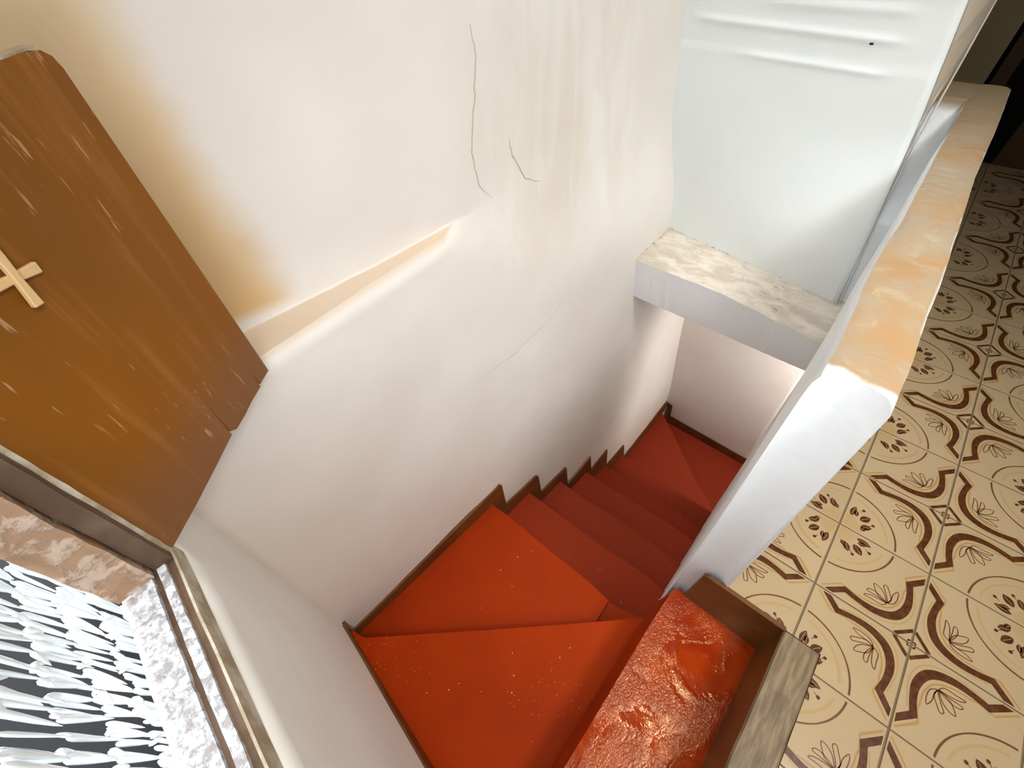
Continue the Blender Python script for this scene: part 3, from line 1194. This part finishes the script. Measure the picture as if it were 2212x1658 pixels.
def slab(name, mat, pts_fn, n_, parent, wobble=0.002, sc=18.0, seed=0):
    """a long member: pts_fn(t) gives its section ring at t in 0..1"""
    bm = bmesh.new()
    rg = []
    for i in range(n_ + 1):
        ring = []
        for k, p in enumerate(pts_fn(i / n_)):
            v = Vector(p)
            v += Vector((mnoise.noise(v * sc + Vector((seed, 0, 0))), mnoise.noise(v * sc + Vector((0, 5 + seed, 0))), mnoise.noise(v * sc + Vector((0, 0, 9 + seed))))) * wobble
            ring.append(bm.verts.new(v))
        rg.append(ring)
    K_ = len(rg[0])
    for a, b in zip(rg, rg[1:]):
        for i in range(K_):
            k = (i + 1) % K_
            bm.faces.new((a[i], b[i], b[k], a[k]))
    bm.faces.new(rg[0])
    bm.faces.new(rg[-1][::-1])
    bmesh.ops.recalc_face_normals(bm, faces=bm.faces)
    return obj(name, bm, mat, parent)


def rect_v(x0, x1, y0, y1, z0, z1):
    return lambda t: [(x0, y0, lerp(z0, z1, t)), (x1, y0, lerp(z0, z1, t)), (x1, y1, lerp(z0, z1, t)), (x0, y1, lerp(z0, z1, t))]


slab('frame_post', M_DARKWOOD, rect_v(-0.867, -0.842, 1.208, 1.235, 0.83, 1.41), 14, win, 0.0015)
slab('frame_post', M_DARKWOOD, rect_v(-0.885, -0.865, 1.225, 1.26, 0.83, 1.41), 8, win, 0.001)
slab('frame_post', M_PEEL, rect_v(-0.922, -0.870, 1.198, 1.26, 0.83, 1.41), 22, win, 0.003, 24, 3)
slab('frame_post', M_PEEL, rect_v(-0.985, -0.925, 0.36, 0.41, 0.83, 1.41), 10, win, 0.002)


def along(xi0, xi1, z0, z1, ya=0.38, yb=1.24):
    # offsets measured outwards from the wall face
    def f(t):
        y = lerp(ya, yb, t)
        xw = x_win(min(y, 1.22), 0.83)
        return [(xw - xi1, y, z0), (xw - xi0, y, z0), (xw - xi0, y, z1), (xw - xi1, y, z1)]
    return f


slab('sill_edge', M_EDGE, along(-0.0015, 0.0022, 0.79, 0.8300), 24, win, 0.0012)
slab('sill_board', M_DARKWOOD, along(0.0015, 0.016, 0.79, 0.8255), 24, win, 0.001)
slab('sill_board', M_SILL, along(0.013, 0.026, 0.79, 0.8320), 40, win, 0.002, 30)
slab('sill_board', M_DARKWOOD, along(0.025, 0.036, 0.79, 0.8250), 24, win, 0.001)
slab('sill_stone', M_SILL, along(0.035, 0.078, 0.76, 0.8330), 50, win, 0.003, 30, 5)
slab('frame_head', M_PEEL, along(0.0, 0.085, 1.40, 1.45), 10, win, 0.001)

# ------------------------------------------------------------------ shutter leaf
H0 = Vector((-0.840, 1.226, 0.0))
H1_ = Vector((-0.537, 1.469, 0.0))
dS = (H1_ - H0).normalized()
nS = Vector((dS.y, -dS.x, 0))      # towards the room
sh = empty('shutter', (H0.x, H0.y, 0.825))
tag(sh, 'brown painted wooden window shutter swung open against the plaster wall', 'shutter')


def sp(s, off, z):
    p = H0 + dS * s + nS * off
    return (p.x, p.y, z)


def shut_board(s0, s1, bot, top, name='board'):
    bm = bmesh.new()
    ring_f, ring_b = [], []
    outl = bot + top
    ring_f = [bm.verts.new(sp(s, 0.0, z)) for s, z in outl]
    ring_b = [bm.verts.new(sp(s, -0.015, z)) for s, z in outl]
    bm.faces.new(ring_f)
    bm.faces.new(ring_b[::-1])
    n_ = len(outl)
    for i in range(n_):
        k = (i + 1) % n_
        bm.faces.new((ring_f[i], ring_b[i], ring_b[k], ring_f[k]))
    bmesh.ops.recalc_face_normals(bm, faces=bm.faces)
    return obj(name, bm, M_SHUT, sh)


shut_board(0, 0, [(0.002, 0.826), (0.08, 0.825), (0.15, 0.827), (0.2185, 0.830)], [(0.2205, 0.875), (0.222, 0.93), (0.222, 1.392), (0.10, 1.392), (0.002, 1.391)])
shut_board(0, 0, [(0.2215, 0.837), (0.235, 0.826), (0.27, 0.824), (0.30, 0.826), (0.344, 0.824)], [(0.3455, 0.85), (0.346, 0.88), (0.346, 1.396), (0.25, 1.393), (0.222, 1.392), (0.222, 0.93)])
shut_board(0, 0, [(0.3475, 0.828), (0.388, 0.826)], [(0.388, 1.372), (0.384, 1.385), (0.374, 1.393), (0.346, 1.396), (0.346, 0.88)])
# pale worn hinge edge
bm = bmesh.new()
vv = []
for z in frange(0.826, 1.391, 30):
    j = 0.0012 * mnoise.noise(Vector((z * 40, 0, 0)))
    vv.append([bm.verts.new(sp(0.0035 + j, 0.0015, z)), bm.verts.new(sp(-0.0035 + j, 0.0, z)), bm.verts.new(sp(-0.0035 + j, -0.012, z)), bm.verts.new(sp(0.0035, -0.014, z))])
for a, b in zip(vv, vv[1:]):
    for i in range(3):
        bm.faces.new((a[i], a[i + 1], b[i + 1], b[i]))
bm.faces.new(vv[0])
bm.faces.new(vv[-1][::-1])
bmesh.ops.recalc_face_normals(bm, faces=bm.faces)
tag(obj('hinge_edge', bm, M_EDGE, sh), 'pale chipped hinge edge')
# pale worn top edge
bm = bmesh.new()
for s0, s1, z0, z1 in ((0.0, 0.30, 1.3925, 1.3975), (0.30, 0.372, 1.3955, 1.3985)):
    vs = [bm.verts.new(sp(s, o_, z)) for z in (z0, z1) for s, o_ in ((s0, -0.020), (s1, -0.020), (s1, -0.002), (s0, -0.002))]
    for f in ((0, 3, 2, 1), (4, 5, 6, 7), (0, 1, 5, 4), (1, 2, 6, 5), (2, 3, 7, 6), (3, 0, 4, 7)):
        bm.faces.new([vs[i] for i in f])
bmesh.ops.recalc_face_normals(bm, faces=bm.faces)
obj('top_edge', bm, M_EDGE, sh)
# hinge knuckle
bm = bmesh.new()
bmesh.ops.create_cone(bm, cap_ends=True, segments=12, radius1=0.0045, radius2=0.0045, depth=0.03)
for v in bm.verts:
    v.co += Vector((-0.853, 1.222, 0.925))
bmesh.ops.create_uvsphere(bm, u_segments=10, v_segments=6, radius=0.006, matrix=Matrix.Translation((-0.853, 1.222, 0.909)))
obj('hinge_pin', bm, M_METAL, sh, smooth=True)

# turn-button of two crossed wooden strips
cx_, cz_ = 0.147, 1.236


def strip(name, ang, L1, L2, wd, off, th=0.007, tip=False):
    bm = bmesh.new()
    d = Vector((math.cos(ang), math.sin(ang)))
    q = Vector((-d.y, d.x))
    prof = [(-L2, 0.80), (-L2 * 0.5, 1.0), (0.0, 0.85), (L1 * 0.5, 1.0), (L1, 1.15)]
    rf = []
    for t_, w0 in prof:
        c0 = Vector((cx_, cz_)) + d * t_
        a = c0 + q * wd / 2 * w0
        b = c0 - q * wd / 2 * w0
        rf.append([bm.verts.new(sp(a.x, off, a.y)), bm.verts.new(sp(b.x, off, b.y)), bm.verts.new(sp(b.x, off + th, b.y)), bm.verts.new(sp(a.x, off + th, a.y))])
    for a, b in zip(rf, rf[1:]):
        for i in range(4):
            k = (i + 1) % 4
            bm.faces.new((a[i], a[k], b[k], b[i]))
    bm.faces.new(rf[0])
    bm.faces.new(rf[-1][::-1])
    bmesh.ops.recalc_face_normals(bm, faces=bm.faces)
    bevel(bm, 0.0014, 1, 40)
    return bm


t = empty('latch_cross', (H0.x, H0.y, 0.825))
t.parent = sh
t.matrix_parent_inverse = Matrix.Translation(sh.location).inverted()
tag(t, 'small cross of two pale wooden strips')
for (nm, a, l1, l2, wd, off) in (('strip', R(-10), 0.031, 0.050, 0.0115, 0.0), ('strip', R(-99), 0.034, 0.050, 0.0105, 0.004)):
    o = obj(nm, strip(nm, a, l1, l2, wd, off), M_BARE)
    o.parent = t
    o.matrix_parent_inverse = t.matrix_world.inverted() if False else Matrix.Translation(t.location).inverted()

# ------------------------------------------------------------------ curtain of strands outside the window
bm = bmesh.new()
rnd = random.Random(11)
CX = -0.985


def link(bm, p, L, r, lean, tw, seg=6):
    """one hanging tube with a looped head, pointed foot"""
    prof = [(0.0, 0.20), (0.05, 0.9), (0.14, 1.3), (0.30, 1.25), (0.55, 1.05), (0.85, 0.6), (1.0, 0.10)]
    rg = []
    for t_, s_ in prof:
        z = p.z - L * t_
        ox = lean[0] * t_ * L
        oy = lean[1] * t_ * L
        rg.append([bm.verts.new((p.x + ox + math.cos(2 * math.pi * k / seg + tw) * r * s_, p.y + oy + math.sin(2 * math.pi * k / seg + tw) * r * s_ * 0.8, z)) for k in range(seg)])
    for a, b in zip(rg, rg[1:]):
        for k in range(seg):
            q = (k + 1) % seg
            bm.faces.new((a[k], a[q], b[q], b[k]))


row_h = 0.080
for i in range(112):
    y = 0.46 + i * 0.0112
    ph = rnd.uniform(-0.004, 0.004)
    fat = rnd.random() < 0.25
    for k in range(15):
        z = 1.46 - k * row_h + ph + rnd.uniform(-0.002, 0.002) - 0.05 * (y - 1.2)
        if rnd.random() < 0.06:
            continue
        r = 0.0052 if (fat and rnd.random() < 0.6) else rnd.choice((0.0024, 0.0029, 0.0034))
        p = Vector((CX + rnd.uniform(-0.005, 0.005), y + rnd.uniform(-0.002, 0.002), z))
        link(bm, p, row_h * 1.06, r, (rnd.uniform(-0.06, 0.06), rnd.uniform(-0.12, 0.12)), rnd.uniform(0, 1))
        if rnd.random() < 0.5:
            # overlapping hooked tail of the tube above
            link(bm, p + Vector((0.003, rnd.uniform(-0.003, 0.003), 0.012)), 0.030, r * 1.15, (rnd.uniform(-0.1, 0.1), rnd.uniform(-0.5, 0.5)), rnd.uniform(0, 1))
w = obj('strand_curtain', bm, M_BEAD, smooth=True)
tag(w, 'glittering pale curtain of short hanging strands outside the small window', 'curtain', kind='stuff')

# dark yard wall beyond
bm = bmesh.new()
box(bm, -2.6, -2.5, -2.0, 5.0, -3.0, 1.1)
box(bm, -2.6, -0.95, -2.0, 5.0, -3.1, -3.0)
w = obj('trim_4', bm, M_OUT)
tag(w, 'dark yard below and beyond the window', kind='structure')

# ------------------------------------------------------------------ cables in the corner by the parapet


def cable(name, pts, r, label):
    bm = bmesh.new()
    rg = []
    for i, p in enumerate(pts):
        a = Vector(pts[max(0, i - 1)])
        b = Vector(pts[min(len(pts) - 1, i + 1)])
        d = (b - a).normalized()
        u = d.cross(Vector((0, 1, 0))).normalized()
        v = d.cross(u)
        rg.append([bm.verts.new(Vector(p) + (u * math.cos(k * math.pi / 4) + v * math.sin(k * math.pi / 4)) * r) for k in range(8)])
    for a, b in zip(rg, rg[1:]):
        for k in range(8):
            q = (k + 1) % 8
            bm.faces.new((a[k], a[q], b[q], b[k]))
    bm.faces.new(rg[0])
    bm.faces.new(rg[-1][::-1])
    bmesh.ops.recalc_face_normals(bm, faces=bm.faces)
    o = obj(name, bm, M_CABLE, smooth=True)
    tag(o, label, 'cable', 'cables beside the parapet')
    return o


cable('cable', [(1.222, 0.598, 0.30), (1.26, 0.618, 0.45), (1.32, 0.642, 0.62), (1.40, 0.655, 0.74), (1.60, 0.668, 0.86), (1.80, 0.676, 0.93), (1.93, 0.682, 1.0), (1.935, 0.688, 1.15), (1.94, 0.70, 1.6)], 0.0035,
      'white painted cable nearer the parapet, running up its corner')
cable('cable', [(1.215, 0.604, 0.30), (1.23, 0.632, 0.40), (1.27, 0.652, 0.55), (1.32, 0.668, 0.72), (1.40, 0.682, 0.86), (1.60, 0.688, 0.95), (1.90, 0.690, 1.02), (1.93, 0.694, 1.16), (1.935, 0.706, 1.6)], 0.003,
      'thin white painted cable nearer the white wall, rising from the beam')

# ------------------------------------------------------------------ cracks and blemishes, parts of the walls they run over
n = NT('crack_shadow', 0.8, 0.1)
n.color(rgb(186, 170, 146))
M_CRACK = n.m
n = NT('dirt', 0.8, 0.1)
n.color(rgb(150, 134, 118))
M_DIRT = n.m


def crack(pts, wd, seed, parent):
    """hairline following the long wall; pts are (x, z)"""
    P = []
    for (a, b) in zip(pts, pts[1:]):
        for k in range(8):
            t = k / 8
            P.append((lerp(a[0], b[0], t), lerp(a[1], b[1], t)))
    P.append(pts[-1])
    bm = bmesh.new()
    pv = None
    for i, (x, z) in enumerate(P):
        x += 0.006 * mnoise.noise(Vector((seed, i * 0.45, 0)))
        z += 0.006 * mnoise.noise(Vector((seed, i * 0.45, 7)))
        a = P[max(0, i - 1)]
        b = P[min(len(P) - 1, i + 1)]
        d = Vector((b[0] - a[0], b[1] - a[1])).normalized()
        w_ = wd * (0.35 + 0.65 * math.sin(math.pi * i / (len(P) - 1))) * (1 + 0.6 * mnoise.noise(Vector((seed, i * 1.3, 3))))
        c = []
        for s_ in (-1, 1):
            xx, zz = x - d.y * w_ * s_, z + d.x * w_ * s_
            e = 0.006 * mnoise.noise(Vector((xx * 3.1, zz * 3.1, 0.3))) + 0.0022 * mnoise.noise(Vector((xx * 11, zz * 11, 2.3)))
            c.append(bm.verts.new((xx, y_long(xx, zz) + e - 0.0012, zz)))
        if pv:
            bm.faces.new((pv[0], c[0], c[1], pv[1]))
        pv = c
    return obj('crack', bm, M_CRACK, parent)


wl = bpy.data.objects['wall_left']
crack([(0.181, 1.297), (0.190, 1.238), (0.175, 1.169), (0.144, 1.045), (0.159, 0.956), (0.224, 0.878)], 0.0011, 1, wl)
crack([(0.290, 1.032), (0.301, 0.987), (0.354, 0.903), (0.419, 0.869)], 0.0014, 2, wl)
crack([(0.009, 0.283), (0.229, 0.271), (0.449, 0.316), (0.520, 0.356)], 0.0010, 3, wl)

# small dark nail hole high on the far panel
bm = bmesh.new()
bmesh.ops.create_circle(bm, cap_ends=True, segments=9, radius=0.006)
for v in bm.verts:
    v.co = Vector((1.318 + 0.0, 0.905 + v.co.x * 1.1, 1.108 + v.co.y * 0.55))
n = NT('hole_shadow', 0.9, 0.1)
n.color(rgb(40, 42, 52))
obj('nail_hole', bm, n.m, bpy.data.objects['wall_far'])

# crumbling dirt where the beam top meets the walls
bm = bmesh.new()
rn = random.Random(5)
for i in range(70):
    f = rn.random() ** 1.0
    y = lerp(0.62, 1.41, f)
    ff = (y - 0.6) / 0.81
    x = lerp(1.235, 1.352, ff) - rn.uniform(0.0, 0.006)
    r = rn.uniform(0.0012, 0.0034)
    cx0 = Vector((x, y, 0.3105))
    if i > 52:
        cx0 = Vector((lerp(1.07, 1.33, rn.random()), 1.408 - rn.uniform(0, 0.008), 0.300))
    vs = [bm.verts.new(cx0 + Vector((math.cos(k * 1.2566) * r * rn.uniform(0.6, 1.3), math.sin(k * 1.2566) * r * rn.uniform(0.8, 2.2), rn.uniform(0.0, 0.002)))) for k in range(5)]
    tip = bm.verts.new(cx0 + Vector((0, 0, r * 1.2)))
    for k in range(5):
        bm.faces.new((vs[k], vs[(k + 1) % 5], tip))
o = obj('crumbs', bm, M_DIRT, bpy.data.objects['beam'])
o['kind'] = 'stuff'
